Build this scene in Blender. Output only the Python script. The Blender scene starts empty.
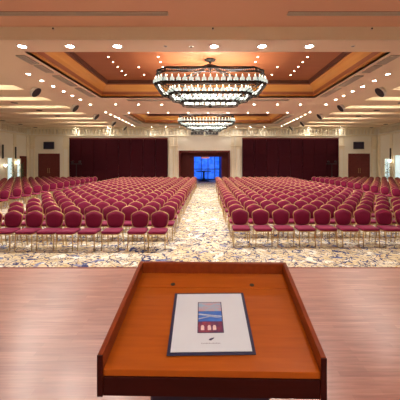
import bpy, math, random
from mathutils import Vector, Matrix
random.seed(7)
S = bpy.context.scene
col = S.collection
PI = math.pi

# ------------------------------------------------------------------ camera, world, exposure
EYE = 2.08                       # eye height over the hall carpet
STAGE = 0.45
DZ = 0.18                        # the hall carpet lies this much higher than first surveyed; see the end
cam_d = bpy.data.cameras.new('camera'); cam = bpy.data.objects.new('camera', cam_d); col.objects.link(cam)
cam.location = (0, 0, EYE-DZ); cam.rotation_euler = (PI/2, 0, 0)
cam_d.sensor_width = 36; cam_d.lens = 27.9
cam_d.shift_x = -0.02; cam_d.shift_y = -0.095
cam_d.clip_start = 0.05; cam_d.clip_end = 100
S.camera = cam
w = bpy.data.worlds.new('world'); S.world = w; w.use_nodes = True
w.node_tree.nodes['Background'].inputs[0].default_value = (0.9, 0.75, 0.6, 1)
w.node_tree.nodes['Background'].inputs[1].default_value = 0.3
S.view_settings.view_transform = 'Standard'; S.view_settings.look = 'None'
S.view_settings.gamma = 1; S.view_settings.exposure = 0.92
try:
    S.view_settings.use_curve_mapping = False
    S.cycles.use_denoising = True
    S.cycles.sample_clamp_indirect = 6
    S.cycles.max_bounces = 8
    S.cycles.diffuse_bounces = 5
    S.cycles.use_light_tree = True
except Exception: pass
WARM = (1.0, 0.93, 0.85)
SPOT_W = 255.0       # each big ceiling downlight
CHAND_W = 65.0       # each of the bulbs in a chandelier
STAGE_W = 25.0       # unseen downlights over the stage, rear row added for its wash
COVE_E = 11.0        # tubes in the side coves
SHADE_E = 0.34        # frosted chandelier glasses

# ------------------------------------------------------------------ materials
def mat(name, rgb, rough=0.6, metal=0.0, noise=None, emit=None, coat=0.0, sheen=0.0, spec=0.5, bump=None):
    m = bpy.data.materials.new(name); m.use_nodes = True
    n = m.node_tree.nodes; l = m.node_tree.links; b = n['Principled BSDF']
    b.inputs['Base Color'].default_value = (*rgb, 1)
    b.inputs['Roughness'].default_value = rough; b.inputs['Metallic'].default_value = metal
    b.inputs['Coat Weight'].default_value = coat; b.inputs['Coat Roughness'].default_value = 0.12
    b.inputs['Sheen Weight'].default_value = sheen
    b.inputs['Specular IOR Level'].default_value = spec
    if noise:                                  # (scale xyz, second colour, contrast)
        tc = n.new('ShaderNodeTexCoord'); mp = n.new('ShaderNodeMapping'); mp.inputs['Scale'].default_value = noise[0]
        nz = n.new('ShaderNodeTexNoise'); nz.inputs['Scale'].default_value = 1; nz.inputs['Detail'].default_value = 6
        cr = n.new('ShaderNodeValToRGB'); c = noise[2]
        cr.color_ramp.elements[0].position = 0.5 - c; cr.color_ramp.elements[1].position = 0.5 + c
        cr.color_ramp.elements[0].color = (*rgb, 1); cr.color_ramp.elements[1].color = (*noise[1], 1)
        l.new(tc.outputs['Object'], mp.inputs[0]); l.new(mp.outputs[0], nz.inputs[0]); l.new(nz.outputs[0], cr.inputs[0])
        l.new(cr.outputs[0], b.inputs['Base Color'])
        if bump:
            bp = n.new('ShaderNodeBump'); bp.inputs['Strength'].default_value = bump; bp.inputs['Distance'].default_value = 0.01
            l.new(nz.outputs[0], bp.inputs['Height']); l.new(bp.outputs[0], b.inputs['Normal'])
    if emit:
        b.inputs['Emission Color'].default_value = (*emit[0], 1); b.inputs['Emission Strength'].default_value = emit[1]
    return m

def carpet_mat():
    m = bpy.data.materials.new('patterned_carpet'); m.use_nodes = True
    n = m.node_tree.nodes; l = m.node_tree.links; b = n['Principled BSDF']
    b.inputs['Roughness'].default_value = 0.95; b.inputs['Specular IOR Level'].default_value = 0.15
    tc = n.new('ShaderNodeTexCoord')
    def noise(scale, off, det=1.5, dist=1.2):
        mp = n.new('ShaderNodeMapping'); mp.inputs['Location'].default_value = (off, off*1.7, 0)
        nz = n.new('ShaderNodeTexNoise'); nz.inputs['Scale'].default_value = scale
        nz.inputs['Detail'].default_value = det; nz.inputs['Distortion'].default_value = dist
        l.new(tc.outputs['Object'], mp.inputs[0]); l.new(mp.outputs[0], nz.inputs[0]); return nz.outputs[0]
    def ramp(src, stops):
        cr = n.new('ShaderNodeValToRGB'); e = cr.color_ramp.elements
        e[0].position, v = stops[0]; e[0].color = (v, v, v, 1)
        e[1].position, v = stops[-1]; e[1].color = (v, v, v, 1)
        for p, v in stops[1:-1]:
            q = e.new(p); q.color = (v, v, v, 1)
        l.new(src, cr.inputs[0]); return cr.outputs[0]
    def mix(fac, a, c):
        mx = n.new('ShaderNodeMix'); mx.data_type = 'RGBA'
        l.new(fac, mx.inputs[0])
        if isinstance(a, tuple): mx.inputs[6].default_value = (*a, 1)
        else: l.new(a, mx.inputs[6])
        mx.inputs[7].default_value = (*c, 1)
        return mx.outputs[2]
    c = mix(ramp(noise(1.1, 3), [(0.42, 0), (0.58, 1)]), (0.66, 0.59, 0.44), (0.58, 0.48, 0.30))
    c = mix(ramp(noise(2.3, 9, 1, 2.4), [(0.455, 0), (0.475, 1), (0.495, 1), (0.515, 0)]), c, (0.52, 0.36, 0.14))
    c = mix(ramp(noise(1.9, 21, 1, 2.8), [(0.455, 0), (0.47, 1), (0.505, 1), (0.52, 0)]), c, (0.035, 0.04, 0.12))
    c = mix(ramp(noise(2.6, 33, 1, 1.8), [(0.66, 0), (0.69, 1)]), c, (0.16, 0.18, 0.32))
    c = mix(ramp(noise(2.3, 55, 1, 1.6), [(0.62, 0), (0.65, 1)]), c, (0.78, 0.74, 0.63))
    c = mix(ramp(noise(2.4, 71, 1, 3.2), [(0.465, 0), (0.48, 1), (0.505, 1), (0.52, 0)]), c, (0.04, 0.05, 0.13))
    l.new(c, b.inputs['Base Color'])
    return m

def plank_mat():
    m = bpy.data.materials.new('stage_parquet'); m.use_nodes = True
    n = m.node_tree.nodes; l = m.node_tree.links; b = n['Principled BSDF']
    tc = n.new('ShaderNodeTexCoord')
    br = n.new('ShaderNodeTexBrick'); br.inputs['Scale'].default_value = 1
    br.inputs['Brick Width'].default_value = 0.62; br.inputs['Row Height'].default_value = 0.062
    br.inputs['Mortar Size'].default_value = 0.0007; br.inputs['Bias'].default_value = 0
    br.inputs['Color1'].default_value = (0.36, 0.145, 0.10, 1); br.inputs['Color2'].default_value = (0.27, 0.097, 0.066, 1)
    br.inputs['Mortar'].default_value = (0.20, 0.085, 0.06, 1); br.offset = 0.37
    l.new(tc.outputs['Object'], br.inputs[0])
    mp = n.new('ShaderNodeMapping'); mp.inputs['Scale'].default_value = (2.2, 26, 1)
    nz = n.new('ShaderNodeTexNoise'); nz.inputs['Scale'].default_value = 1.6; nz.inputs['Detail'].default_value = 5
    l.new(tc.outputs['Object'], mp.inputs[0]); l.new(mp.outputs[0], nz.inputs[0])
    cr = n.new('ShaderNodeValToRGB'); cr.color_ramp.elements[0].position = 0.3; cr.color_ramp.elements[1].position = 0.7
    cr.color_ramp.elements[0].color = (0.72, 0.68, 0.66, 1); cr.color_ramp.elements[1].color = (1.1, 1.12, 1.14, 1)
    l.new(nz.outputs[0], cr.inputs[0])
    mx = n.new('ShaderNodeMix'); mx.data_type = 'RGBA'; mx.blend_type = 'MULTIPLY'; mx.inputs[0].default_value = 1
    l.new(br.outputs[0], mx.inputs[6]); l.new(cr.outputs[0], mx.inputs[7]); l.new(mx.outputs[2], b.inputs['Base Color'])
    b.inputs['Roughness'].default_value = 0.34; b.inputs['Specular IOR Level'].default_value = 0.5
    b.inputs['Coat Weight'].default_value = 0.35; b.inputs['Coat Roughness'].default_value = 0.25
    return m

M = dict(
    carpet=carpet_mat(), planks=plank_mat(),
    plaster=mat('peach_ceiling_plaster', (0.90, 0.75, 0.57), 0.85, noise=((0.8, 0.8, 0.8), (0.87, 0.71, 0.53), 0.3)),
    stage_plaster=mat('salmon_stage_plaster', (0.77, 0.48, 0.32), 0.85, noise=((0.6, 0.6, 0.6), (0.74, 0.45, 0.30), 0.3)),
    wall=mat('cream_wall_paint', (0.84, 0.80, 0.69), 0.8, noise=((1.2, 1.2, 1.2), (0.80, 0.76, 0.64), 0.3)),
    trim=mat('ivory_moulding', (0.82, 0.74, 0.56), 0.6, noise=((2, 2, 2), (0.78, 0.70, 0.52), 0.3)),
    cove=mat('honey_wood_veneer', (0.66, 0.31, 0.07), 0.32, noise=((0.7, 0.7, 9), (0.56, 0.24, 0.05), 0.25), coat=0.3),
    coffer=mat('red_wood_panel', (0.35, 0.115, 0.042), 0.45, noise=((0.6, 3.0, 1), (0.30, 0.09, 0.033), 0.3)),
    ledgeshade=mat('shaded_ledge_wood', (0.10, 0.03, 0.015), 0.4, noise=((4, 4, 4), (0.07, 0.02, 0.01), 0.3)),  # dark tone painted in for the shade of the coffer ledge
    maroon=mat('maroon_partition_fabric', (0.048, 0.0035, 0.010), 0.9, noise=((30, 30, 30), (0.032, 0.0025, 0.005), 0.3), spec=0.15),
    maroonwood=mat('maroon_stained_wood', (0.15, 0.018, 0.012), 0.5, noise=((3, 3, 22), (0.10, 0.012, 0.008), 0.25), spec=0.3),
    velvet=mat('burgundy_velvet', (0.21, 0.006, 0.050), 0.8, noise=((40, 40, 40), (0.17, 0.004, 0.038), 0.3), sheen=0.08, spec=0.25),
    gold=mat('brushed_gold_metal', (0.58, 0.39, 0.17), 0.38, metal=0.8, noise=((60, 60, 60), (0.50, 0.33, 0.13), 0.3)),
    lectern=mat('cherry_lectern_veneer', (0.37, 0.082, 0.006), 0.34, noise=((5, 60, 30), (0.29, 0.060, 0.005), 0.22), coat=0.04, spec=0.22),
    lecternedge=mat('cherry_lectern_edge', (0.22, 0.036, 0.005), 0.32, noise=((40, 8, 40), (0.15, 0.022, 0.003), 0.22), coat=0.03, spec=0.25),
    shadedwood=mat('shaded_dark_wood', (0.032, 0.003, 0.002), 0.45, noise=((5, 40, 60), (0.024, 0.002, 0.0015), 0.25), spec=0.15),  # unlit look of the fascia put into a dark colour; base shares it
    navy=mat('navy_leatherette', (0.012, 0.012, 0.055), 0.45, noise=((200, 200, 200), (0.009, 0.009, 0.04), 0.3)),
    paper=mat('white_coated_paper', (0.56, 0.60, 0.66), 0.5, noise=((8, 8, 8), (0.53, 0.57, 0.64), 0.3)),
    black=mat('matt_black_metal', (0.012, 0.011, 0.012), 0.5, noise=((30, 30, 30), (0.018, 0.016, 0.016), 0.3)),
    white=mat('white_enamel', (0.75, 0.72, 0.66), 0.4, noise=((20, 20, 20), (0.71, 0.68, 0.62), 0.3)),
    grille=mat('grey_aluminium_slats', (0.62, 0.58, 0.48), 0.6, noise=((30, 30, 30), (0.55, 0.51, 0.42), 0.3)),
    iron=mat('blackened_iron', (0.012, 0.009, 0.007), 0.5, noise=((30, 30, 30), (0.02, 0.014, 0.009), 0.3), spec=0.2),
    lens=mat('lit_lamp_lens', (1, 1, 1), 0.4, emit=((1.0, 0.90, 0.76), 60)),
    lens_small=mat('lit_small_lamp_lens', (1, 1, 1), 0.4, emit=((1.0, 0.82, 0.60), 28)),
    shade=mat('frosted_lit_glass', (0.30, 0.36, 0.32), 0.3, emit=((0.92, 1.0, 0.90), SHADE_E)),
    candle=mat('lit_candle_bulb', (1, .95, .85), 0.4, emit=((1.0, 0.85, 0.62), 1.8)),
    sconce=mat('lit_sconce_glass', (1, .95, .85), 0.4, emit=((1.0, 0.88, 0.68), 4.0)),
    tube=mat('lit_cove_tube', (1, 1, 1), 0.4, emit=((1.0, 0.92, 0.78), COVE_E)),
    leaf=mat('green_leaves', (0.03, 0.16, 0.06), 0.5, noise=((20, 20, 20), (0.02, 0.09, 0.03), 0.3)),
    clay=mat('terracotta', (0.35, 0.14, 0.07), 0.8, noise=((20, 20, 20), (0.30, 0.12, 0.06), 0.3)),
    ventback=mat('vent_backing', (.16, .14, .11), .7, noise=((30, 30, 30), (.13, .11, .09), .3)),
    grille2=mat('slot_vent_backing', (.05, .045, .04), .7, noise=((30, 30, 30), (.04, .035, .03), .3)),
    screen=mat('dark_screen_glass', (0.012, 0.010, 0.030), 0.15, noise=((3, 3, 3), (0.02, 0.015, 0.045), 0.3)),
    daylight=mat('daylit_window_glass', (0.7, 0.85, 0.85), 0.2, emit=((0.72, 0.92, 0.95), 0.40)),
    blueglass=mat('blue_lit_window', (0.01, 0.05, 0.30), 0.2, noise=((1.6, 1.6, 1.6), (0.10, 0.28, 0.7), 0.10), emit=((0.02, 0.15, 0.85), 0.50)),
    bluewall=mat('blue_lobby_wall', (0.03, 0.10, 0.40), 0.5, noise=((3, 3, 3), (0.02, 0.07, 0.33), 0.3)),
)

# ------------------------------------------------------------------ mesh helpers
class MB:
    def __init__(s): s.v = []; s.f = []; s.m = []; s.mats = []
    def mi(s, m):
        if m not in s.mats: s.mats.append(m)
        return s.mats.index(m)
    def add(s, v, f, m, T=None):
        k = len(s.v); i = s.mi(m)
        s.v += [tuple(T @ Vector(p)) if T is not None else tuple(p) for p in v]
        s.f += [tuple(k+a for a in q) for q in f]; s.m += [i]*len(f)
        return s
    def box(s, x0, x1, y0, y1, z0, z1, m, T=None, bev=0.0):
        if bev <= 0:
            v = [(x, y, z) for z in (z0, z1) for y in (y0, y1) for x in (x0, x1)]
            f = [(0,2,3,1), (4,5,7,6), (0,1,5,4), (2,6,7,3), (0,4,6,2), (1,3,7,5)]
            return s.add(v, f, m, T)
        # chamfered box : every face inset, 24 vertices
        v = []; idx = {}
        X = (x0, x1); Y = (y0, y1); Z = (z0, z1); sg = (1, -1)
        for i in (0, 1):
            for j in (0, 1):
                for k in (0, 1):
                    for a in range(3):
                        p = [X[i]+sg[i]*bev*(a != 0), Y[j]+sg[j]*bev*(a != 1), Z[k]+sg[k]*bev*(a != 2)]
                        idx[i, j, k, a] = len(v); v.append(tuple(p))
        f = []
        for i in (0, 1):
            q = [idx[i,0,0,0], idx[i,0,1,0], idx[i,1,1,0], idx[i,1,0,0]]; f.append(q if i == 0 else q[::-1])
        for j in (0, 1):
            q = [idx[0,j,0,1], idx[1,j,0,1], idx[1,j,1,1], idx[0,j,1,1]]; f.append(q if j == 0 else q[::-1])
        for k in (0, 1):
            q = [idx[0,0,k,2], idx[0,1,k,2], idx[1,1,k,2], idx[1,0,k,2]]; f.append(q if k == 0 else q[::-1])
        for i in (0, 1):
            for j in (0, 1): f.append([idx[i,j,0,0], idx[i,j,1,0], idx[i,j,1,1], idx[i,j,0,1]])
            for k in (0, 1): f.append([idx[i,0,k,0], idx[i,1,k,0], idx[i,1,k,2], idx[i,0,k,2]])
        for j in (0, 1):
            for k in (0, 1): f.append([idx[0,j,k,1], idx[1,j,k,1], idx[1,j,k,2], idx[0,j,k,2]])
        for i in (0, 1):
            for j in (0, 1):
                for k in (0, 1): f.append([idx[i,j,k,0], idx[i,j,k,1], idx[i,j,k,2]])
        return s.add(v, f, m, T)
    def tube(s, pts, r, m, n=8, closed=False, T=None):
        pts = [Vector(p) for p in pts]; N = len(pts); v = []; f = []
        rr = r if isinstance(r, (list, tuple)) else [r]*N
        up = None
        for i, p in enumerate(pts):
            a = pts[(i-1) % N] if (closed or i > 0) else p
            b = pts[(i+1) % N] if (closed or i < N-1) else p
            d = (b-a).normalized()
            if up is None:
                up = Vector((0, 0, 1)) if abs(d.z) < 0.9 else Vector((0, 1, 0))
            u = (up - d*up.dot(d))
            u = u.normalized() if u.length > 1e-5 else d.orthogonal().normalized()
            up = u; q = d.cross(u)
            for k in range(n):
                t = 2*PI*k/n; v.append(p + (u*math.cos(t)+q*math.sin(t))*rr[i])
        for i in range(N if closed else N-1):
            for k in range(n):
                a = i*n+k; b = i*n+(k+1) % n; c = ((i+1) % N)*n+(k+1) % n; d = ((i+1) % N)*n+k
                f.append((a, b, c, d))
        if not closed: f += [tuple(range(n))[::-1], tuple(range((N-1)*n, N*n))]
        return s.add(v, f, m, T)
    def lathe(s, prof, m, n=16, T=None, cap=True):
        v = []; f = []
        for r, z in prof:
            for k in range(n): v.append((r*math.cos(2*PI*k/n), r*math.sin(2*PI*k/n), z))
        for i in range(len(prof)-1):
            for k in range(n):
                f.append((i*n+k, i*n+(k+1) % n, (i+1)*n+(k+1) % n, (i+1)*n+k))
        if cap: f += [tuple(range(n))[::-1], tuple(range((len(prof)-1)*n, len(prof)*n))]
        return s.add(v, f, m, T)
    def build(s, name, parent=None, loc=None, smooth=False, label=None):
        me = bpy.data.meshes.new(name); me.from_pydata(s.v, [], s.f)
        for m in s.mats: me.materials.append(m)
        me.polygons.foreach_set('material_index', s.m)
        if smooth: me.polygons.foreach_set('use_smooth', [True]*len(s.f))
        me.validate(); me.update()
        o = bpy.data.objects.new(name, me); col.objects.link(o)
        if parent: o.parent = parent
        if loc: o.location = loc
        if label: o['label'] = label
        return o
def TR(x, y, z): return Matrix.Translation((x, y, z))
def tag(o, label, cat, group=None, kind=None):
    o['label'] = label; o['category'] = cat
    if group: o['group'] = group
    if kind: o['kind'] = kind
    return o
def thing(name, label, cat, loc=(0, 0, 0), rz=0, group=None, rot=None):
    o = bpy.data.objects.new(name, None); col.objects.link(o); o.location = loc
    o.rotation_euler = rot if rot else (0, 0, rz); o.empty_display_size = 0.1
    return tag(o, label, cat, group)
def struct(o): o['kind'] = 'structure'; return o
def copy_tree(o, parent=None):
    c = o.copy(); col.objects.link(c)
    if parent: c.parent = parent
    for ch in KIDS.get(o.name, []):
        copy_tree(ch, c)
    return c
KIDS = {}
def reg(root):                                    # remember the children of a prototype (fast copying)
    for o in root.children: KIDS.setdefault(root.name, []).append(o); reg(o)
ORD = ['first', 'second', 'third', 'fourth', 'fifth', 'sixth', 'seventh', 'eighth', 'ninth', 'tenth', 'eleventh',
       'twelfth', 'thirteenth', 'fourteenth', 'fifteenth', 'sixteenth', 'seventeenth', 'eighteenth', 'nineteenth', 'twentieth']

# ------------------------------------------------------------------ the room
XL, XR, YF, YB = -15.6, 14.8, 27.1, -2.6      # side walls, far wall, wall behind the camera
CZ = 5.08                                      # hall ceiling
SZ = 5.40                                      # ceiling over the front
struct(MB().box(XL, XR, 4.5, YF, -0.2, 0, M['carpet']).build('floor'))
b = MB(); b.box(XL, XR, YB, 4.755, -0.2, STAGE, M['planks'])
struct(b.build('floor_stage'))
b = MB(); b.box(XL+.01, XR-.01, 4.757, 4.80, 0.001, STAGE+0.004, M['lecternedge'], bev=0.004)
struct(b.build('trim_1'))

b = MB()
P = M['plaster']
b.box(XL, XR, 7.62, 8.45, CZ, CZ+.2, P)
CX = 5.0
coffers = [(8.45, 14.5), (19.3, 24.3)]
INNER = 7.6
for sx in (-1, 1):
    xa, xb = sorted((sx*CX, sx*INNER)); b.box(xa, xb, 8.45, YF, CZ, CZ+.2, P)
b.box(-CX, CX, 14.5, 19.3, CZ, CZ+.2, P); b.box(-CX, CX, 24.3, YF, CZ, CZ+.2, P)
coves = [(12.1+2.2*k, 12.9+2.2*k) for k in range(7)]
edges = [8.45] + [e for c in coves for e in c] + [YF]
for sx in (-1, 1):
    xo = XL if sx < 0 else XR
    xa, xb = sorted((sx*INNER, xo))
    for i in range(0, len(edges), 2):
        b.box(xa, xb, edges[i], edges[i+1], CZ, CZ+.40, P)
    b.box(xa, xb, 8.45, YF, CZ+.40, CZ+.5, P)
b.box(XL, XR, YB, 7.60, SZ, SZ+.2, M['stage_plaster'])
b.box(XL, XR, 7.60, 7.64, CZ, SZ+.2, M['trim'])
struct(b.build('ceiling'))

def coffer(n, y0, y1):
    prof = [(0, 0), (0, .07), (.07, .08), (.07, .14), (.10, .27), (.16, .38), (.25, .47), (.36, .53), (.36, .57), (.44, .57), (.44, .62), (.47, .64), (.47, .70)]
    H = .70
    b = MB(); v = []; f = []; fm = []
    for ins, h in prof:
        v += [(-CX+ins, y0+ins, CZ+h), (CX-ins, y0+ins, CZ+h), (CX-ins, y1-ins, CZ+h), (-CX+ins, y1-ins, CZ+h)]
    for i in range(len(prof)-1):
        m = M['plaster'] if i < 1 else M['coffer'] if i in (3, 7) else (M['ledgeshade'] if i >= 8 else M['cove'])  # upper steps carry the ledge shade as colour
        for k in range(4):
            a, c = i*4+k, i*4+(k+1) % 4
            b.add([v[a], v[c], v[c+4], v[a+4]], [(0, 1, 2, 3)], m)
    e = (len(prof)-1)*4
    b.add(v[e:e+4], [(0, 3, 2, 1)], M['coffer'])
    b.box(-CX-.2, CX+.2, y0-.2, y1+.2, CZ+H+.02, CZ+H+.1, M['plaster'])
    struct(b.build('trim_%d' % n))
coffer(2, *coffers[0]); coffer(3, *coffers[1])

# side walls, wall behind
struct(MB().box(XL-.2, XL, YB, YF+.2, 0, SZ+.2, M['wall']).build('wall_left'))
struct(MB().box(XR, XR+.2, YB, YF+.2, 0, SZ+.2, M['wall']).build('wall_right'))
struct(MB().box(XL, XR, YB-.2, YB, 0, SZ+.2, M['wall']).build('wall_back'))
# far wall with the middle opening
OX0, OX1, OZ = -2.45, 1.84, 3.0
b = MB()
b.box(XL, OX0, YF, YF+.3, 0, SZ+.2, M['wall']); b.box(OX1, XR, YF, YF+.3, 0, SZ+.2, M['wall'])
b.box(OX0, OX1, YF, YF+.3, OZ, SZ+.2, M['wall'])
struct(b.build('wall_far'))
# pilasters with caps
b = MB()
for xc, wd in ((-15.35, .42), (-12.4, .5), (-3.2, .42), (-2.75, .2), (2.15, .25), (2.65, .4), (11.65, .45), (14.5, .45)):
    b.box(xc-wd/2, xc+wd/2, YF-.07, YF, .0, 4.3, M['trim'])
    b.box(xc-wd/2-.06, xc+wd/2+.06, YF-.12, YF, 3.42, 3.52, M['trim'], bev=.01)
    b.box(xc-wd/2-.04, xc+wd/2+.04, YF-.10, YF, 0, .25, M['trim'])
    b.box(xc-wd/2+.08, xc+wd/2-.08, YF-.09, YF, .45, 3.2, M['wall'])
struct(b.build('trim_4'))
# bracketed cornice round the far wall
b = MB()
b.box(XL, XR, YF-.16, YF, 4.32, 4.42, M['trim'], bev=.02); b.box(XL, XR, YF-.06, YF, 4.42, 4.92, M['wall'])
b.box(XL, XR, YF-.30, YF, 4.92, CZ, M['trim'], bev=.03)
x = XL+.2
while x < XR-.2:
    v = [(x, YF-.06, 4.50), (x+.13, YF-.06, 4.50), (x, YF-.28, 4.92), (x+.13, YF-.28, 4.92), (x, YF-.06, 4.92), (x+.13, YF-.06, 4.92), (x, YF-.15, 4.52), (x+.13, YF-.15, 4.52)]
    b.add(v, [(0, 1, 7, 6), (6, 7, 3, 2), (0, 6, 2, 4), (1, 5, 3, 7)], M['trim']); x += .30
struct(b.build('trim_5'))
for sx, xw in ((1, XL), (-1, XR)):
    b = MB()
    xa, xb = sorted((xw, xw+sx*.16)); b.box(xa, xb, 10, YF-.3, 4.32, 4.42, M['trim'], bev=.02)
    xa, xb = sorted((xw, xw+sx*.30)); b.box(xa, xb, 10, YF-.3, 4.92, CZ, M['trim'], bev=.03)
    y = 20.0
    while y < YF-.5:
        xa, xb = sorted((xw+sx*.001, xw+sx*.2)); b.box(xa, xb, y, y+.13, 4.55, 4.92, M['trim']); y += .30
    for yc in (20.6, 22.9, 24.95, 26.75):
        xa, xb = sorted((xw, xw+sx*.09)); b.box(xa, xb, yc-.14, yc+.14, 0, 4.32, M['trim'])
        xa, xb = sorted((xw, xw+sx*.14)); b.box(xa, xb, yc-.2, yc+.2, 3.42, 3.52, M['trim'], bev=.01)
    struct(b.build('trim_%d' % (6 if sx > 0 else 7)))
struct(MB().box(XL+.0, OX0, YF-.05, YF-.001, 0, .16, M['trim']).build('baseboard_far_left'))
struct(MB().box(OX1, XR, YF-.05, YF-.001, 0, .16, M['trim']).build('baseboard_far_right'))

# operable partitions
def partition(x0, x1, label):
    t = thing('folding_partition', label, 'partition wall', ((x0+x1)/2, YF-.14, 0), group=None)
    hw = (x1-x0)/2
    b = MB(); b.box(-hw, hw, -.05, .03, 4.06, 4.18, M['maroonwood'], bev=.01); b.build('head_rail', t)
    n = 8; wd = 2*hw/n
    for k in range(n):
        b = MB(); xa = -hw+k*wd
        b.box(xa+.008, xa+wd-.008, -.02, .04, DZ+.01, 4.06, M['maroon'], bev=.006)
        for za, zb in ((.35, 1.35), (1.45, 2.6), (2.7, 3.9)):
            b.box(xa+.08, xa+wd-.08, -.035, -.02, za, zb, M['maroon'], bev=.006)
        b.build('panel', t)
partition(-12.06, -3.5, 'wide dark maroon folding partition left of the lit blue doorway')
partition(2.97, 11.36, 'wide dark maroon folding partition right of the lit blue doorway')

# double doors
def door(n, x0, x1, top):
    t = bpy.data.objects.new('door_%d' % n, None); col.objects.link(t); struct(t)
    t.location = ((x0+x1)/2, YF-.01, 0); hw = (x1-x0)/2
    b = MB()
    b.box(-hw, -hw+.10, -.09, 0, 0, top, M['maroonwood'], bev=.01); b.box(hw-.10, hw, -.09, 0, 0, top, M['maroonwood'], bev=.01)
    b.box(-hw+.10, hw-.10, -.09, 0, top-.10, top, M['maroonwood'], bev=.01); b.build('door_frame', t)
    for s in (-1, 1):
        xa, xb = sorted((s*.006, s*(hw-.10)))
        b = MB(); b.box(xa, xb, -.06, -.01, .01, top-.10, M['maroonwood'])
        for za, zb in ((.2, 1.0), (1.15, 1.9), (2.0, top-.25)):
            b.box(xa+.12, xb-.12, -.075, -.06, za, zb, M['maroonwood'], bev=.012)
        d = b.build('door_leaf', t)
        b = MB(); b.tube([(s*.07, -.06, .95), (s*.07, -.12, .95), (s*.07, -.12, 1.35), (s*.07, -.06, 1.35)], .014, M['gold']); b.build('door_handle', d, smooth=True)
door(1, -14.8, -12.94, 2.82-DZ); door(2, 12.24, 14.1, 2.82-DZ)
def monitor(xc, label):
    t = thing('wall_monitor', label, 'monitor', (xc, YF-.02, 3.52))
    MB().box(-.46, .46, -.14, -.06, -.32, .32, M['black'], bev=.02).build('housing', t)
    MB().box(-.42, .42, -.146, -.141, -.27, .27, M['screen']).build('screen', t)
    MB().box(-.15, .15, -.06, .015, -.12, .12, M['black']).build('wall_bracket', t)
monitor(-13.85, 'black flat monitor on the wall above the left wooden double door')
monitor(13.12, 'black flat monitor on the wall above the right wooden double door')
# side wall door (left), oblique
t = bpy.data.objects.new('door_3', None); col.objects.link(t); struct(t); t.location = (XL+.01, 26.1, 0)
b = MB(); b.box(0, .08, -.45, .42, 0, 2.4, M['maroonwood'], bev=.01); b.build('door_leaf', t)
b = MB(); b.tube([(.08, -.30, 1.0), (.13, -.30, 1.0), (.13, -.30, 1.3), (.08, -.30, 1.3)], .013, M['gold']); b.build('door_handle', t, smooth=True)

# vestibule and blue-lit lobby behind the opening
b = MB()
mw = M['maroonwood']
b.box(OX0-.12, OX0, YF+.301, YF+1.3, 0, OZ, mw); b.box(OX1, OX1+.12, YF+.301, YF+1.3, 0, OZ, mw)
b.box(OX0-.12, OX1+.12, YF+.301, YF+1.3, OZ, OZ+.12, mw)
b.box(OX0-.1, OX0+1.18, YF+1.2, YF+1.3, 0, OZ, mw); b.box(OX1-.62, OX1+.1, YF+1.2, YF+1.3, 0, OZ, mw)
b.box(OX0+1.18, OX1-.62, YF+1.2, YF+1.3, 2.55, OZ, mw)
struct(b.build('wall_vestibule'))
b = MB(); b.box(OX0-.08, OX0+.04, YF-.11, YF+.0, 0, OZ+.08, mw); b.box(OX1-.04, OX1+.08, YF-.11, YF, 0, OZ+.08, mw); b.box(OX0+.04, OX1-.04, YF-.11, YF, OZ-.12, OZ+.08, mw)
struct(b.build('trim_8'))
struct(MB().box(OX0-.3, OX1+.3, YF, YF+6, -.2, 0, M['carpet']).build('floor_lobby'))
LB = YF+5.2
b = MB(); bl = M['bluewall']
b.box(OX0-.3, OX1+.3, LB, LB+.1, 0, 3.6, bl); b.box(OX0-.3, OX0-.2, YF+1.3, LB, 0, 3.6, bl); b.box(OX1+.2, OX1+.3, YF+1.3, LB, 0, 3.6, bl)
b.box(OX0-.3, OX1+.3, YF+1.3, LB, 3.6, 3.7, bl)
struct(b.build('wall_lobby'))
t = bpy.data.objects.new('window_1', None); col.objects.link(t); struct(t); t.location = (-.1, LB-.02, 0)
MB().box(-1.5, 1.3, -.02, 0, .3, 2.75, M['blueglass']).build('window_pane', t)
b = MB()
for x in (-1.5, -.6, .1, .8, 1.3): b.box(x-.035, x+.035, -.08, -.02, .3, 2.75, M['black'])
for z in (.3, 1.35, 2.75): b.box(-1.5, 1.3, -.085, -.02, z-.035, z+.035, M['black'])
b.build('window_frame', t)
t = thing('lobby_table', 'dark round table on a pedestal in the blue-lit lobby', 'table', (-.42, YF+3.4, 0))
MB().lathe([(.02, .96), (.74, .96), (.77, .99), (.74, 1.03), (.02, 1.03)], M['black'], 24).build('table_top', t)
MB().lathe([(.55, 0), (.55, .06), (.20, .14), (.09, .35), (.09, .85), (.18, .955)], M['black'], 16).build('pedestal', t, smooth=True)
t = thing('hanging_blossoms', 'small red and white hanging flowers at the top of the blue-lit lobby opening', 'flowers', (-.25, YF+2.6, 0))  # high blossoms modelled as a lamp shape with an added glow
MB().tube([(0, 0, 2.68), (0, 0, 3.60)], .015, M['gold'], 6).build('stem', t)
MB().lathe([(.03, 2.70), (.30, 2.60), (.42, 2.48), (.36, 2.44), (.10, 2.40)], mat('rose_blossom_glow', (.6, .16, .12), .4, noise=((9, 9, 9), (.75, .5, .4), .2), emit=((1, .35, .25), .25)), 20).build('lamp_shade', t, smooth=True)  # stands for the blossoms; its glow is added
o = bpy.data.lights.new('lobby_blue_light', 'POINT'); o.energy = 120; o.color = (.08, .28, 1); o.shadow_soft_size = .25
lo = bpy.data.objects.new('lobby_blue_light', o); col.objects.link(lo); lo.location = (-.1, YF+3.0, 3.2)

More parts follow.
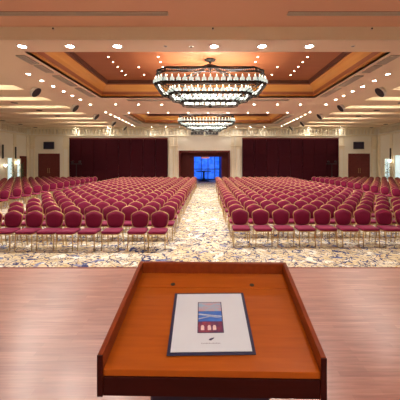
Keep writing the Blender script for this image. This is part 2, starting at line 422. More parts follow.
# side windows, wall lamps, plants
def side_window(n, xw, sx, y0, y1, z1):
    t = bpy.data.objects.new('window_%d' % n, None); col.objects.link(t); struct(t); t.location = (xw, 0, 0)
    def bx(xa, xb, *r): xa, xb = sorted((sx*xa, sx*xb)); return (xa, xb)+r
    b = MB(); b.box(*bx(.005, .02, y0, y1, .25, z1), M['daylight']); b.build('window_pane', t)
    b = MB()
    b.box(*bx(.002, .10, y0-.07, y0, .2, z1+.07), M['trim']); b.box(*bx(.002, .10, y1, y1+.07, .2, z1+.07), M['trim'])
    b.box(*bx(.002, .10, y0, y1, z1, z1+.07), M['trim']); b.box(*bx(.002, .12, y0-.07, y1+.07, .13, .2), M['trim'])
    b.box(*bx(.02, .05, y0, y1, 1.2, 1.24), M['trim']); b.build('window_frame', t)
side_window(2, XL, 1, 24.0, 24.6, 2.4); side_window(3, XL, 1, 25.2, 25.62, 2.3)
side_window(4, XR, -1, 25.1, 25.85, 2.35); side_window(5, XR, -1, 23.6, 24.45, 2.6)
def sconce(xw, sx, y, z, label):
    t = thing('wall_sconce', label, 'wall lamp', (xw+sx*.10, y, z), rz=0 if sx > 0 else PI, group=None)
    MB().lathe([(.03, 0), (.03, .02)], M['gold'], 12, Matrix.Rotation(PI/2, 4, 'Y') @ TR(0, 0, -.0)).build('wall_plate', t)
    b = MB(); b.tube([(.0, 0, 0), (.10, 0, -.05), (.18, 0, 0), (.18, 0, .06)], .012, M['gold']); b.build('arm', t, smooth=True)
    MB().lathe([(.05, .06), (.09, .14), (.13, .26)], M['sconce'], 14, TR(.18, 0, 0)).build('lamp_shade', t, smooth=True)
sconce(XL, 1, 23.45, 1.65, 'lit wall sconce on the left wall nearest the photo edge')
sconce(XL, 1, 24.95, 1.85, 'lit wall sconce between the two bright windows on the left wall')
sconce(XR, -1, 24.75, 2.0, 'lit wall sconce between the two bright windows on the right wall')
def banner(xw, sx, y, z0, z1, label):
    b = MB(); xa, xb = sorted((0, sx*.06)); b.box(xa, xb, -.07, .07, 0, z1-z0, M['black'], bev=.01)
    tag(b.build('hanging_strip', loc=(xw+sx*.092, y, z0)), label, 'speaker')  # thin black strips hanging on the side walls
banner(XL, 1, 24.95, 2.35, 3.3, 'slim black hanging strip above a lit sconce on the left wall')
banner(XL, 1, 22.9+.5, 2.35, 3.4, 'slim black hanging strip at the left edge on the left wall')
banner(XR, -1, 24.95, 2.3, 3.2, 'slim black hanging strip above the sconce on the right wall')
def plant(x, y, label):
    t = thing('potted_plant', label, 'plant', (x, y, 0))
    MB().lathe([(.12, 0), (.17, .28), (.19, .30), (.17, .32), (.02, .30)], M['clay'], 16).build('pot', t)
    b = MB()
    for k in range(46):
        a = random.random()*6.28; r = random.uniform(.04, .16); z = random.uniform(.6, 1.9)
        p = Vector((r*math.cos(a), r*math.sin(a), z)); q = Vector((math.cos(a), math.sin(a), .3))*.13; w2 = Vector((-math.sin(a), math.cos(a), 0))*.05
        b.tube([(0, 0, .3), (0, 0, z-.2), p], .006, M['leaf'], 4)
        b.add([p, p+q*.5+w2, p+q, p+q*.5-w2, p+q*.5-Vector((0, 0, .02))], [(0, 1, 4), (1, 2, 4), (2, 3, 4), (3, 0, 4)], M['leaf'])
    b.build('foliage', t)
plant(XL+.55, 23.95, 'tall green potted plant by the left wall, nearest the photo edge')
plant(XL+.5, 25.15, 'tall dark green potted plant between the left windows')
plant(XR-.36, 24.95, 'added green plant standing for the green reflection in the right window')  # plant added for the green reflection low in the window

# dark grille boxes on the cornice over the opening
for xc, lab in ((-.92, 'left of the two black grilles on the cornice above the doorway'), (.34, 'right of the two black grilles on the cornice above the doorway')):
    t = thing('air_grille', lab, 'grille', (xc, YF-.36, 4.56))
    b = MB(); b.box(-.56, .56, .0, .29, -.15, .15, M['black'], bev=.01); b.build('housing', t)
    for k in range(4):
        b = MB(); b.box(-.53+k*.275, -.53+k*.275+.235, -.012, .0, -.12, .12, M['grille']); b.box(-.52+k*.275, -.52+k*.275+.215, -.02, -.012, -.10, .10, M['black']); b.build('grille_panel', t)

# dark stands before the partitions
def stand(x, y, label):
    t = thing('tripod_stand', label, 'stand', (x, y, 0))
    for k in range(3):
        a = 2*PI*k/3+.5; MB().tube([(0, 0, .75), (.42*math.cos(a), .42*math.sin(a), .02)], .02, M['black'], 6).build('leg', t)
    MB().tube([(0, 0, .6), (0, 0, 1.7)], .028, M['black'], 8).build('pole', t)
    b = MB(); b.box(-.42, .42, -.12, .12, 1.7, 1.78, M['black'], bev=.01)
    for s in (-.3, .3): b.lathe([(.06, -.12), (.10, .10), (.09, .12)], M['black'], 12, TR(s, -.02, 1.92) @ Matrix.Rotation(PI/2+.3, 4, 'X'))
    b.build('lamp_bar', t)
stand(-11.0, 25.9, 'black tripod lamp stand in front of the left maroon partition')
stand(10.35, 25.9, 'black tripod lamp stand in front of the right maroon partition')

# ------------------------------------------------------------------ ceiling fittings
def spot(name, loc, watts, size=2.6, blend=.8, radius=.05, parent=None, color=WARM):
    l = bpy.data.lights.new(name, 'SPOT'); l.energy = watts; l.spot_size = size; l.spot_blend = blend
    l.shadow_soft_size = radius; l.color = color
    o = bpy.data.objects.new(name, l); col.objects.link(o); o.location = loc
    if parent: o.parent = parent
    return o
ring_me = lens_me = None
def downlight(x, y, z, label, r=.07, lit='lens', watts=0, group='ceiling downlights'):
    t = thing('downlight' , label, 'ceiling light', (x, y, z), group=group)
    MB().lathe([(r*1.0, .0), (r*1.35, -.002), (r*1.35, -.012), (r*1.0, -.018), (r*1.0, 0)], M['white'], 20, cap=False).build('trim_ring', t, smooth=True)
    MB().lathe([(.001, -.010), (r*.98, -.008), (r*.98, -.002), (.001, -.001)], M[lit], 20, cap=False).build('lens', t)
    if watts: spot('downlight_beam', (0, 0, -.05), watts, parent=t)
xs = [-4.81, -3.57, -2.35, .16, 1.40, 2.62]
for k, x in enumerate(xs):
    downlight(x, 8.02, CZ, 'bright downlight, %s from the left in the nearest ceiling row' % ORD[k], .10, watts=SPOT_W*.6)
for x, y, lab in ((-1.1, 8.02, 'unlit downlight left of centre in the nearest ceiling row'), (-.45, 8.05, 'unlit downlight beside the centre lamp in the nearest ceiling row'), (3.75, 8.02, 'unlit downlight at the right end of the nearest ceiling row')):
    downlight(x, y, CZ, lab, .04, 'black')
for j, yy in enumerate([10.55+.86*k for k in range(6)]+[16.1]+[18.6+.9*k for k in range(9)]):
    for sx, nm in ((-1, 'left'), (1, 'right')):
        downlight(sx*6.12, yy, CZ, 'lit downlight, %s from the stage in the row along the %s coffers edge' % (ORD[j], nm), .065, watts=(SPOT_W*.75 if yy < 23 else 25) if j % 2 == 0 else 0)
for y, nm in ((16.1, 'between the two coffers'), (18.75, 'just before the far coffer'), (26.4, 'nearest the far wall')):
    for k, x in enumerate([-4.8, -3.6, -2.4, -1.2, 0, 1.2, 2.4, 3.6, 4.8]):
        downlight(x, y, CZ, 'lit downlight, %s from the left in the cross row %s' % (ORD[k], nm), .055 if y < 20 else .065, watts=(SPOT_W*.5 if y < 20 else 12) if k % 2 == 0 else 0)
for sx, nm in ((-1, 'left'), (1, 'right')):
    for k, x in enumerate([8.6, 11.4]):
        downlight(sx*x, 26.6, CZ, 'lit downlight near the far wall, %s side, %s' % (nm, ('nearer the centre', 'nearer the corner')[k]), .065, watts=12)
for sx, nm in ((-1, 'left'), (1, 'right')):
    for X, nn in ((3.5, 'outer'), (1.75, 'inner')):
        for k in range(6):
            downlight(sx*X, 10.33+.56*k, CZ+.70, 'small lamp, %s from the front in the %s %s row inside the near coffer' % (ORD[k], nm, nn), .035, 'lens_small', watts=14 if k in (1, 4) else 0, group='small lamps in the coffer')
    for k, y in enumerate((10.33, 12.07, 13.1)):
        downlight(sx*2.7, y, CZ+.70, 'small lamp, %s from the front between the %s rows inside the near coffer' % (ORD[k], nm), .035, 'lens_small', group='small lamps in the coffer')

def vent(x0, x1, y0, y1, z, label, along='y'):
    t = thing('ceiling_vent', label, 'vent', ((x0+x1)/2, (y0+y1)/2, z), group='ceiling air vents')
    hx, hy = (x1-x0)/2, (y1-y0)/2
    b = MB(); b.box(-hx, hx, -hy, hy, -.008, .0, M['ventback'] if z < 5.2 else M['grille2']); b.build('backing', t)
    b = MB(); w_ = .02
    b.box(-hx, -hx+w_, -hy, hy, -.03, -.0085, M['grille']); b.box(hx-w_, hx, -hy, hy, -.03, -.0085, M['grille'])
    b.box(-hx+w_, hx-w_, -hy, -hy+w_, -.03, -.0085, M['grille']); b.box(-hx+w_, hx-w_, hy-w_, hy, -.03, -.0085, M['grille']); b.build('frame', t)
    b = MB()
    if along == 'y':
        n = max(2, int(2*hx/.05))
        for k in range(1, n): b.box(-hx+2*hx*k/n-.012, -hx+2*hx*k/n+.012, -hy+w_, hy-w_, -.026, -.0085, M['grille'])
    else:
        n = max(2, int(2*hy/.05))
        for k in range(1, n): b.box(-hx+w_, hx-w_, -hy+2*hy*k/n-.012, -hy+2*hy*k/n+.012, -.026, -.0085, M['grille'])
    b.build('slats', t)
for sx, nm in ((-1, 'left'), (1, 'right')):
    for k, (y0, y1) in enumerate(((8.7, 9.45), (9.6, 10.35), (10.75, 12.2), (12.55, 14.2))):
        xa, xb = sorted((sx*5.14, sx*5.40))
        vent(xa, xb, y0, y1, CZ, 'slatted vent, %s from the stage along the near coffer\'s %s edge' % (ORD[k], nm))
    for k, (y0, y1) in enumerate(((19.6, 21.6), (22.0, 24.0))):
        xa, xb = sorted((sx*5.14, sx*5.40))
        vent(xa, xb, y0, y1, CZ, '%s slatted vent along the far coffer\'s %s edge' % (('nearer', 'farther')[k], nm))
    xa, xb = sorted((sx*1.7, sx*3.9))
    vent(xa, xb, 14.86, 15.12, CZ, 'slatted vent across the far end of the near coffer, %s side' % nm, 'x')
    xa, xb = sorted((sx*1.7, sx*3.9))
    vent(xa, xb, 24.66, 24.9, CZ, 'slatted vent across the far end of the far coffer, %s side' % nm, 'x')
vent(-5.6, -.89, 6.84, 6.98, SZ, 'long dark slot vent in the front ceiling, left side', 'x')
vent(1.78, 5.6, 6.84, 6.98, SZ, 'long dark slot vent in the front ceiling, right side', 'x')
for k, x in enumerate((-3.78, .12, 4.0)):
    t = thing('sprinkler', 'small ceiling sprinkler on the front beam, %s from the left' % ORD[k], 'sprinkler', (x, 7.598, 5.335))
    R = Matrix.Rotation(PI/2, 4, 'X')
    MB().lathe([(.03, 0), (.03, .01), (.012, .012), (.012, .04)], M['white'], 12, R).build('collar', t)
    MB().lathe([(.022, .04), (.022, .046)], M['black'], 12, R).build('deflector', t)

for y, nm in ((2.6, 'front'), (-2.1, 'added rear')):  # out of view; rear row added to wash the back wall and brighten the beam
    for k, x in enumerate((-9.6, -6.0, -2.4, 1.2, 4.8, 8.4)):
        downlight(x, y, SZ, 'unseen stage downlight, %s from the left in the %s row over the wooden stage' % (ORD[k], nm), .085, watts=STAGE_W*(1 if y > 0 else 7), group='unseen stage downlights')
# adjustable spotlights : white can, black mouth
def can(x, y, nm, k):
    sx = -1 if x < 0 else 1
    t = thing('spotlight', 'white canister spotlight with black mouth, %s side, %s from the stage' % (nm, ORD[k]), 'spotlight', (x, y, CZ), group='canister spotlights')
    MB().lathe([(.06, 0), (.06, -.03), (.02, -.035), (.02, -.10)], M['white'], 14).build('mount', t)
    T = TR(0, 0, -.10) @ Matrix.Rotation(sx*.9, 4, 'Y') @ Matrix.Rotation(-.02, 4, 'X') @ Matrix.Rotation(PI, 4, 'X')
    MB().lathe([(.05, -.07), (.18, -.05), (.23, .0), (.25, .10), (.235, .11), (.225, .106)], M['white'], 20, T, cap=False).build('housing', t, smooth=True)
    MB().lathe([(.001, .109), (.10, .111), (.226, .1115)], M['black'], 20, T, cap=False).build('mouth', t)
for k, y in enumerate((12.65, 16.4, 19.5, 23.1, 26.2)):
    can(-7.08, y, 'left', k); can(7.08, y, 'right', k)
def oval(x, y, lab):
    t = thing('ceiling_speaker', lab, 'speaker', (x, y, CZ), group='black ceiling speakers')
    MB().lathe([(.17, 0), (.17, -.012), (.14, -.02), (.14, -.01), (.17, 0)], M['black'], 20, cap=False).build('rim', t)
    MB().lathe([(.001, -.03), (.10, -.026), (.14, -.012)], M['black'], 20, cap=False).build('grille', t, smooth=True)
for sx, nm in ((-1, 'left'), (1, 'right')):
    for k, y in enumerate((15.7, 18.0, 20.2)): oval(sx*9.8, y, 'round black ceiling speaker in the %s aisle ceiling, %s from the stage' % (nm, ORD[k]))
    for k, y in enumerate((22.5, 24.6, 26.75)): oval(-14.9 if sx < 0 else 14.1, y, 'round black ceiling speaker close to the %s wall, %s from the stage' % (nm, ORD[k]))
# tubes inside the side coves
for i, (y0, y1) in enumerate(coves):
    for sx, nm in ((-1, 'left'), (1, 'right')):
        t = thing('cove_light', 'hidden tube light in the %s side ceiling cove, %s from the stage' % (nm, ORD[i]), 'ceiling light', (sx*(INNER+1.9), y0+.10, CZ+.16), group='cove tube lights')
        MB().tube([(-1.7, 0, 0), (1.7, 0, 0)], .022, M['tube'], 8).build('tube', t, smooth=True)
        MB().box(-1.75, 1.75, -.10, -.03, -.05, .05, M['white']).build('batten', t)

# ------------------------------------------------------------------ chandeliers
def ring_pts(a, bb, c, z): return [(-a+c, -bb, z), (a-c, -bb, z), (a, -bb+c, z), (a, bb-c, z), (a-c, bb, z), (-a+c, bb, z), (-a, bb-c, z), (-a, -bb+c, z)]
def chandelier():
    t = thing('chandelier', 'x', 'chandelier', (0.08, 11.2, 0), group=None)
    I = M['iron']; top = CZ+.68
    MB().lathe([(.20, top+.02), (.18, top-.03), (.06, top-.06), (.04, top-.12)], I, 18).build('canopy', t, smooth=True)
    MB().tube([(0, 0, top-.08), (0, 0, 4.12)], .018, I, 8).build('rod', t)
    MB().lathe([(.02, 5.62), (.10, 5.58), (.13, 5.50), (.08, 5.44), (.03, 5.40)], I, 16).build('hub', t, smooth=True)
    MB().lathe([(.005, 4.03), (.05, 4.06), (.08, 4.11), (.05, 4.16), (.02, 4.20)], I, 16).build('finial', t, smooth=True)
    tp = ring_pts(1.78, 1.12, .35, 5.17)
    MB().tube(tp, .028, I, 6, closed=True).build('top_frame', t)
    for p in tp:
        x, y = p[0], p[1]
        pts = [(x*q, y*q, 5.17+.45*(1-q)**2.2) for q in (0.03, .12, .25, .4, .55, .7, .85, 1)]
        MB().tube(pts, .032, I, 6).build('arm', t)
    b = MB(); b.tube(ring_pts(1.82, 1.15, .33, 5.02), .02, I, 5, closed=True)
    for k in range(8):
        p, q = Vector(ring_pts(1.80, 1.135, .34, 5.02)[k]), Vector(ring_pts(1.80, 1.135, .34, 5.02)[(k+1) % 8]); n = max(2, round((q-p).length/.21))
        for j in range(n):
            u = p+(q-p)*j/n; b.tube([u, u+Vector((0, 0, .15))], .012, I, 4)
            c_ = u+(q-p)*.5/n+Vector((0, 0, .075)); d_ = (q-p).normalized()
            b.tube([c_+d_*.045*math.cos(a)+Vector((0, 0, .05*math.sin(a))) for a in [PI/3*i for i in range(6)]], .009, I, 4, closed=True)
    b.build('filigree_band', t)
    tiers = [(1.85, 1.18, .30, 4.69, 5.17, 1.78, 1.12), (1.40, .86, .25, 4.42, 4.69, 1.85, 1.18), (1.0, .56, .2, 4.20, 4.42, 1.40, .86)]
    lamps = []
    for a, bb, c, z, zu, au, bu in tiers:
        b = MB(); rp = ring_pts(a, bb, c, z)
        b.tube(rp, .030, I, 6, closed=True); b.tube(ring_pts(a+.01, bb+.01, c, z-.055), .016, I, 5, closed=True); b.tube(ring_pts(a-.16, bb-.16, c, z-.01), .014, I, 5, closed=True)
        up = ring_pts(au, bu, c, zu)
        for k in range(8):
            b.tube([rp[k], up[k]], .014, I, 5)
            m1 = (Vector(rp[k])+Vector(rp[(k+1) % 8]))/2; m2 = (Vector(up[k])+Vector(up[(k+1) % 8]))/2
            b.tube([m1, m2], .011, I, 5)
            b.tube([rp[k], (rp[k][0]*.2, rp[k][1]*.2, z-.03)], .011, I, 5)
        tier = b.build('tier_ring', t)
        for k in range(8):
            p, q = Vector(rp[k]), Vector(rp[(k+1) % 8]); L = (q-p).length; n = max(1, round(L/(.205 if abs(q.x-p.x) > 1 else .135)))
            for j in range(n):
                u = p+(q-p)*(j+.5)/n; lamps.append((u.y, u.x, u.z, tier))
    glass = [(.035, .02), (.066, .03), (.074, .07), (.068, .13), (.036, .15), (.026, .155), (.026, .18)]
    cup = [(.012, .0), (.05, .005), (.055, .03), (.03, .035)]
    lamps.sort(key=lambda q: q[0])
    pm = MB().lathe(glass, M['shade'], 10); pm.lathe(cup, I, 10)
    pm.lathe([(.010, .18), (.018, .20), (.012, .23), (.003, .25)], M['candle'], 6)
    proto = None
    for y, x, z, tier in lamps[:100]:
        if proto is None:
            proto = pm.build('lamp_glass', tier, (x, y, z), smooth=True)
        else:
            c = proto.copy(); col.objects.link(c); c.parent = tier; c.location = (x, y, z)
    b = MB()
    for y, x, z, tier in lamps[100:]:
        b.lathe(glass, M['shade'], 8, TR(x, y, z)); b.lathe(cup, I, 8, TR(x, y, z))
    o = b.build('lamp_glass', t, smooth=True); o['kind'] = 'stuff'
    for k in range(6):                                   # bulbs within the top tier
        a = 2*PI*k/6+.3; l = bpy.data.lights.new('chandelier_bulb', 'POINT'); l.energy = CHAND_W; l.color = WARM; l.shadow_soft_size = .07
        lo = bpy.data.objects.new('chandelier_bulb', l); col.objects.link(lo); lo.parent = t; lo.location = (.85*math.cos(a), .40*math.sin(a), 4.62)
    return t
ch = chandelier(); reg(ch)
ch['label'] = 'large tiered iron chandelier with frosted glasses hanging in the near coffer'
c2 = copy_tree(ch); c2.location = (-.1, 21.4, .06)
c2['label'] = 'smaller-looking tiered iron chandelier farther back, hanging in the far coffer'

# ------------------------------------------------------------------ banquet chairs
HALF = [(0, .470), (.085, .474), (.140, .492), (.172, .530), (.190, .590), (.200, .670), (.205, .740), (.199, .785), (.166, .818), (.112, .845), (.055, .868), (0, .880)]
def outline(n=1):
    pts = HALF[::n] if n > 1 else HALF
    if pts[-1] != HALF[-1]: pts = pts + [HALF[-1]]
    return [(x, z) for x, z in pts] + [(-x, z) for x, z in pts[-2:0:-1]]
def yb(z): return (z-.46)*.13
def back_pad(b, n=1):
    o = outline(n); N = len(o); cz = .675; v = []; f = []
    for s, dy in ((.98, .018), (.99, -.012), (.90, -.034), (.62, -.046)):
        for x, z in o: zz = cz+(z-cz)*s; v.append((x*s, yb(zz)+dy, zz))
    v.append((0, yb(cz)-.050, cz)); v.append((0, yb(cz)+.018, cz))
    for r in range(3):
        for k in range(N): f.append((r*N+k, r*N+(k+1) % N, (r+1)*N+(k+1) % N, (r+1)*N+k))
    for k in range(N):
        f.append((3*N+k, 3*N+(k+1) % N, 4*N)); f.append(((k+1) % N, k, 4*N+1))
    b.add(v, f, M['velvet'])
def seat_pad(b):
    v = []; f = []
    def rr(hw, y0, y1, r, z):
        out = []
        for cx, cy, a0 in ((hw-r, y0+r, -90), (hw-r, y1-r, 0), (-hw+r, y1-r, 90), (-hw+r, y0+r, 180)):
            for k in range(4): a = math.radians(a0+30*k); out.append((cx+r*math.cos(a), cy+r*math.sin(a), z))
        return out
    rings = [rr(.195, -.42, .0, .05, .405), rr(.208, -.435, .005, .06, .42), rr(.208, -.435, .005, .06, .452), rr(.19, -.41, -.01, .06, .472), rr(.10, -.32, -.10, .05, .480)]
    N = 16
    for r in rings: v += r
    for i in range(4):
        for k in range(N): f.append((i*N+k, i*N+(k+1) % N, (i+1)*N+(k+1) % N, (i+1)*N+k))
    f += [tuple(range(N))[::-1], tuple(range(4*N, 5*N))]
    b.add(v, f, M['velvet'])
def back_frame(b, n=6, st=1):
    b.tube([(x*1.02, yb(z)-.002, .675+(z-.675)*1.02) for x, z in outline(st)], .0115, M['gold'], n, closed=True)
def front_leg(b, s, n=6): b.tube([(s*.18, -.40, .41), (s*.185, -.41, .2), (s*.19, -.42, 0)], [.013, .012, .010], M['gold'], n)
def rear_leg(b, s, n=6): b.tube([(s*.165, .005, .53), (s*.175, -.005, .42), (s*.185, .03, .2), (s*.19, .07, 0)], [.012, .013, .012, .010], M['gold'], n)
def rails(b):
    G = M['gold']
    b.box(-.19, .19, -.425, -.405, .385, .405, G); b.box(-.19, .19, -.02, 0, .385, .405, G)
    b.box(-.19, -.17, -.405, -.02, .385, .405, G); b.box(.17, .19, -.405, -.02, .385, .405, G)
CS = (.95, .95, .893)
def make_chair(full):
    t = thing('banquet_chair', 'x', 'chair', (0, 0, 0), group='x')
    b = MB(); seat_pad(b); b.build('seat', t, smooth=True)
    b = MB(); back_pad(b); b.build('backrest', t, smooth=True)
    if full:
        b = MB(); back_frame(b); b.build('back_frame', t, smooth=True)
        b = MB(); rails(b); b.build('seat_frame', t)
        for s in (-1, 1):
            b = MB(); front_leg(b, s); b.build('leg', t, smooth=True)
            b = MB(); rear_leg(b, s); b.build('leg', t, smooth=True)
        for s in (-1, 1):
            b = MB(); b.tube([(s*.186, -.41, .16), (s*.188, .035, .16)], .008, M['gold'], 6); b.build('stretcher', t)
    else:
        b = MB(); back_frame(b); rails(b)
        for s in (-1, 1): front_leg(b, s); rear_leg(b, s)
        b.build('metal_frame', t)
    t.scale = CS
    reg(t); return t
PITCH = .482; RY0 = 7.30; RS = 0.85
FRONT_L = (160, 139.3, 115, 93.3, 73.3, 53.6, 33.4, 12.8, -7.5)
seats = [(RY0-.3, (q-208)/44.3, 'left', 0, k) for k, q in enumerate(FRONT_L)]                                     # (Y, X, block, row, column)
for r in range(20):
    y = RY0+RS*r
    nL = 11 if r == 0 else (9 if r == 1 else (10 if r < 5 else (11 if r < 11 else 12)))
    jl = random.uniform(-.035, .035); jr = random.uniform(-.035, .035)
    for k in range(nL if r else 0): seats.append((y-.3, -1.10-(.02 if r == 0 else -.05) + jl*.5 - PITCH*k, 'left', r, k))
    for k in range(12): seats.append((y, .735 + jr + PITCH*k, 'right', r, k))
    for k in range(13):
        seats.append((y, -8.15-.034*max(0, r-6)-PITCH*k, 'far left', r, k))
        if .0+8.05+PITCH*k < 14.3: seats.append((y, 8.05+PITCH*k, 'far right', r, k))
def inview(y, x): return -12 < 208+310*x/y < 412
seats = [s for s in seats if inview(s[0], s[1]) and abs(s[1]) < 14.6]
seats.sort(key=lambda s: (s[0]+(.0 if s[2] in ('left', 'right') else -1.5), abs(s[1])))
near, rest = seats[:300], seats[300:]
protoA = make_chair(True); protoB = make_chair(False); ua = ub = False
for y, x, blk, r, k in near:
    full = r < 3
    if full: o = protoA if not ua else copy_tree(protoA); ua = True
    else: o = protoB if not ub else copy_tree(protoB); ub = True
    o.location = (x+random.uniform(-.012, .012), y+random.uniform(-.02, .02), 0)
    o.rotation_euler = (0, 0, random.uniform(-.03, .03))
    where = 'centre aisle' if blk in ('left', 'right') else 'side aisle'
    o['label'] = 'burgundy banquet chair, %s from the %s, %s row, %s block' % (ORD[k], where, ORD[r], blk)
    o['group'] = 'banquet chairs in the %s block' % blk
b = MB(); c1 = MB(); back_pad(c1, 2); seat_pad(c1); back_frame(c1, 4, 2)
for s in (-1, 1): front_leg(c1, s, 4); rear_leg(c1, s, 4)
b.mats = list(c1.mats)
for y, x, blk, r, k in rest:
    a = random.uniform(-.05, .05); ca, sa = math.cos(a), math.sin(a); n0 = len(b.v)
    x += random.uniform(-.012, .012)
    b.v += [(x+p[0]*CS[0]*ca-p[1]*CS[1]*sa, y+p[0]*CS[0]*sa+p[1]*CS[1]*ca, p[2]*CS[2]) for p in c1.v]
    b.f += [tuple(n0+i for i in q) for q in c1.f]; b.m += c1.m
o = b.build('banquet_chairs', smooth=True)
tag(o, 'far rows of burgundy banquet chairs filling the back of the hall', 'chairs', kind='stuff')

# ------------------------------------------------------------------ the lectern
LY = 0.927                                     # distance of its near edge
z_of = lambda v: EYE-v
lect = thing('lectern', 'cherry wood lectern with raised rim and slanted desk standing on the stage', 'lectern', (0.015, 1.19, STAGE), rz=math.radians(-1.3))
HW = .3425; y0, y1 = -.263, .264               # local depth range of the desk
slope = -.113/.527                             # the desk rises away from the speaker
def top(y): return (EYE-.58)-STAGE + (y-y0)*(.113/.527)        # rim top, local height
def board(y): return top(y)-.048
def sheared(x0, x1, ya, yb_, fa, fb, m, b=None, bev=0):
    """box with a sloping bottom (fa) and top (fb)"""
    b = b or MB()
    v = [(x0, ya, fa(ya)), (x1, ya, fa(ya)), (x0, yb_, fa(yb_)), (x1, yb_, fa(yb_)), (x0, ya, fb(ya)), (x1, ya, fb(ya)), (x0, yb_, fb(yb_)), (x1, yb_, fb(yb_))]
    return b.add(v, [(0,2,3,1), (4,5,7,6), (0,1,5,4), (2,6,7,3), (0,4,6,2), (1,3,7,5)], m)
def bevel(o, w_=.002):
    md = o.modifiers.new('bevel', 'BEVEL'); md.width = w_; md.segments = 2; md.limit_method = 'ANGLE'; return o
RT = .017
for s in (-1, 1):
    xa, xb = sorted((s*(HW-RT), s*HW))
    bevel(sheared(xa, xb, y0, y1, lambda y: top(y)-.125, top, M['lecternedge']).build('side_panel', lect))
bevel(sheared(-HW+RT, HW-RT, y1-RT, y1, lambda y: top(y)-.125, lambda y: top(y), M['lecternedge']).build('back_rim', lect))
ledge = .105
desk = bevel(sheared(-HW+RT, HW-RT, y0+.004, y1-RT-ledge, lambda y: board(y)-.02, board, M['lectern']).build('desk_board', lect), .001)
shelf = bevel(sheared(-HW+RT, HW-RT, y1-RT-ledge+.001, y1-RT, lambda y: board(y)-.02, lambda y: board(y)+.0015, M['lectern']).build('pen_ledge', lect), .001)
for x in (-.172, .172):
    T = TR(x, y1-RT-ledge+.018, board(y1-RT-ledge+.018)+.002) @ Matrix.Rotation(math.atan(.2144), 4, 'X')
    MB().lathe([(.004, -.004), (.010, .001), (.010, .0025), (.001, .0028)], M['black'], 16, T).build('cable_hole', shelf)
bevel(MB().box(-HW+RT, HW-RT, y0+.0, y0+.018, top(y0)-.125, board(y0)-.0205, M['shadedwood']).build('front_fascia', lect))  # the shade on this face is put into its colour
for s in (-1, 1):   # near ends of the rims, capped in the fascia's painted shade
    xa, xb = sorted((s*(HW-RT), s*HW))
    MB().box(xa, xb, y0-.004, y0-.0005, top(y0)-.125, top(y0)-.001, M['shadedwood']).build('end_cap', lect)
b = MB(); bt = top(y0)-.127
b.box(-.205, .195, -.16, .16, .04, bt, M['navy'], bev=.008); b.build('pedestal', lect)
b = MB(); b.box(-.31, .31, -.24, .24, 0, .04, M['shadedwood'], bev=.006); b.build('base', lect)
# folder lying on the desk
th = math.atan(.113/.527)
fy = 1.139-1.19
fold = thing('presentation_folder', 'white document folder with navy border lying on the lectern desk', 'folder')
fold.location = (0.008, 1.136, STAGE+board(fy)+.0015); fold.rotation_euler = (th, 0, math.radians(1.2))
MB().box(-.142, .142, -.157, .157, 0, .004, M['navy'], bev=.001).build('cover', fold)
MB().box(-.131, .131, -.147, .147, .0042, .0062, M['paper']).build('sheet', fold)
def flat(b, x0, x1, ya, yb_, m, z=.0063, t=.0003): return b.box(x0, x1, ya, yb_, z, z+t, m)
def pm(name, c1, c2, sc): return mat(name, c1, .4, noise=(sc, c2, .12))
pic = MB(); px0, px1 = -.046, .046; py0, py1 = -.068, .095
flat(pic, px0, px1, py0, py1, mat('photo_border_navy', (.02, .02, .07), .4))
pic = pic.build('cover_picture', fold)
b = MB(); flat(b, px0+.003, px1-.003, .042, .092, pm('photo_dusk_sky', (.25, .38, .52), (.45, .28, .32), (30, 60, 30)), .0066); b.build('dusk_photo', pic)
b = MB()
flat(b, px0+.003, px1-.003, -.012, .0405, pm('photo_blue_water', (.02, .10, .42), (.03, .16, .55), (20, 90, 30)), .0066)
b.add([(px0+.003, .022, .00692), (px0+.003, .030, .00692), (px1-.003, .016, .00692), (px1-.003, .010, .00692)], [(0, 3, 2, 1)], pm('photo_pale_band', (.45, .55, .65), (.3, .36, .5), (40, 40, 40)))
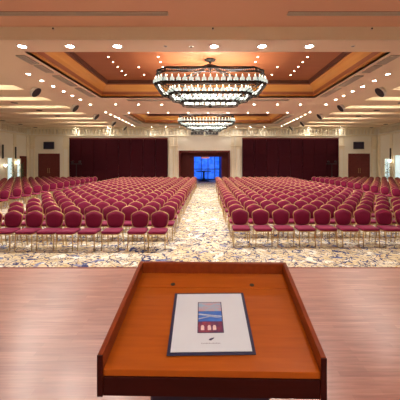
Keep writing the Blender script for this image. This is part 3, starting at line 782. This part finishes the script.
b.add([(px0+.003, -.002, .00692), (.0, .012, .00692), (px1-.003, .002, .00692), (px1-.003, .005, .00692), (.0, .017, .00692), (px0+.003, .004, .00692)], [(0, 1, 4, 5), (1, 2, 3, 4)], pm('photo_pale_bank', (.38, .42, .5), (.2, .25, .42), (40, 40, 40)))
b.build('water_photo', pic)
b = MB(); flat(b, px0+.003, px1-.003, -.065, -.0135, pm('photo_plum_hall', (.24, .03, .06), (.10, .02, .08), (60, 40, 40)), .0066)
for k, (x, c) in enumerate(((-.028, 'a'), (-.004, 'b'), (.014, 'b'))):
    b.add([(x-.006, -.055, .00692), (x+.006, -.055, .00692), (x+.006, -.038, .00692), (x+.003, -.031, .00692), (x-.003, -.031, .00692), (x-.006, -.038, .00692)], [(0, 1, 2, 3, 4, 5)], mat('photo_window_%d' % k, (.75, .62, .55), .4, noise=((90, 90, 90), (.6, .4, .42), .2)))
b.build('interior_photo', pic)
b = MB(); zz = .0066                               # small dark emblem : two swept strokes
ink = mat('navy_print', (.02, .02, .08), .5, noise=((90, 90, 90), (.03, .03, .09), .3))
b.add([(-.008, -.100, zz), (.000, -.102, zz), (.009, -.094, zz), (.012, -.088, zz), (.002, -.091, zz), (-.005, -.094, zz)], [(0, 1, 2, 3, 4, 5)], ink)
b.build('emblem', fold)
b = MB(); gi = mat('grey_print', (.12, .12, .18), .5, noise=((90, 90, 90), (.16, .16, .22), .3))
# the illegible line of lettering under the emblem, as small separate strokes
x = -.032
for k in range(13):
    w_ = (.0034, .0026, .003, .0022, .0036)[k % 5]; h = (.0052, .0036, .0036, .0050, .0036)[k % 5]
    b.box(x, x+.0012, -.116, -.116+h, .0063, .0066, gi); b.box(x+w_-.0008, x+w_, -.116, -.1124, .0063, .0066, gi)
    b.box(x+.0008, x+w_-.0008, -.1132, -.1124, .0063, .0066, gi); x += w_+.0020
b.build('lettering', fold)

# everything that does not stand on the hall carpet is set down to the true carpet level
ON_CARPET = ('banquet_chair', 'tripod_stand', 'potted_plant', 'lobby_table', 'door_', 'camera', 'floor')
for o in list(col.objects):
    if o.parent is None and (o.name == 'floor_stage' or not o.name.startswith(ON_CARPET)):
        o.location.z -= DZ
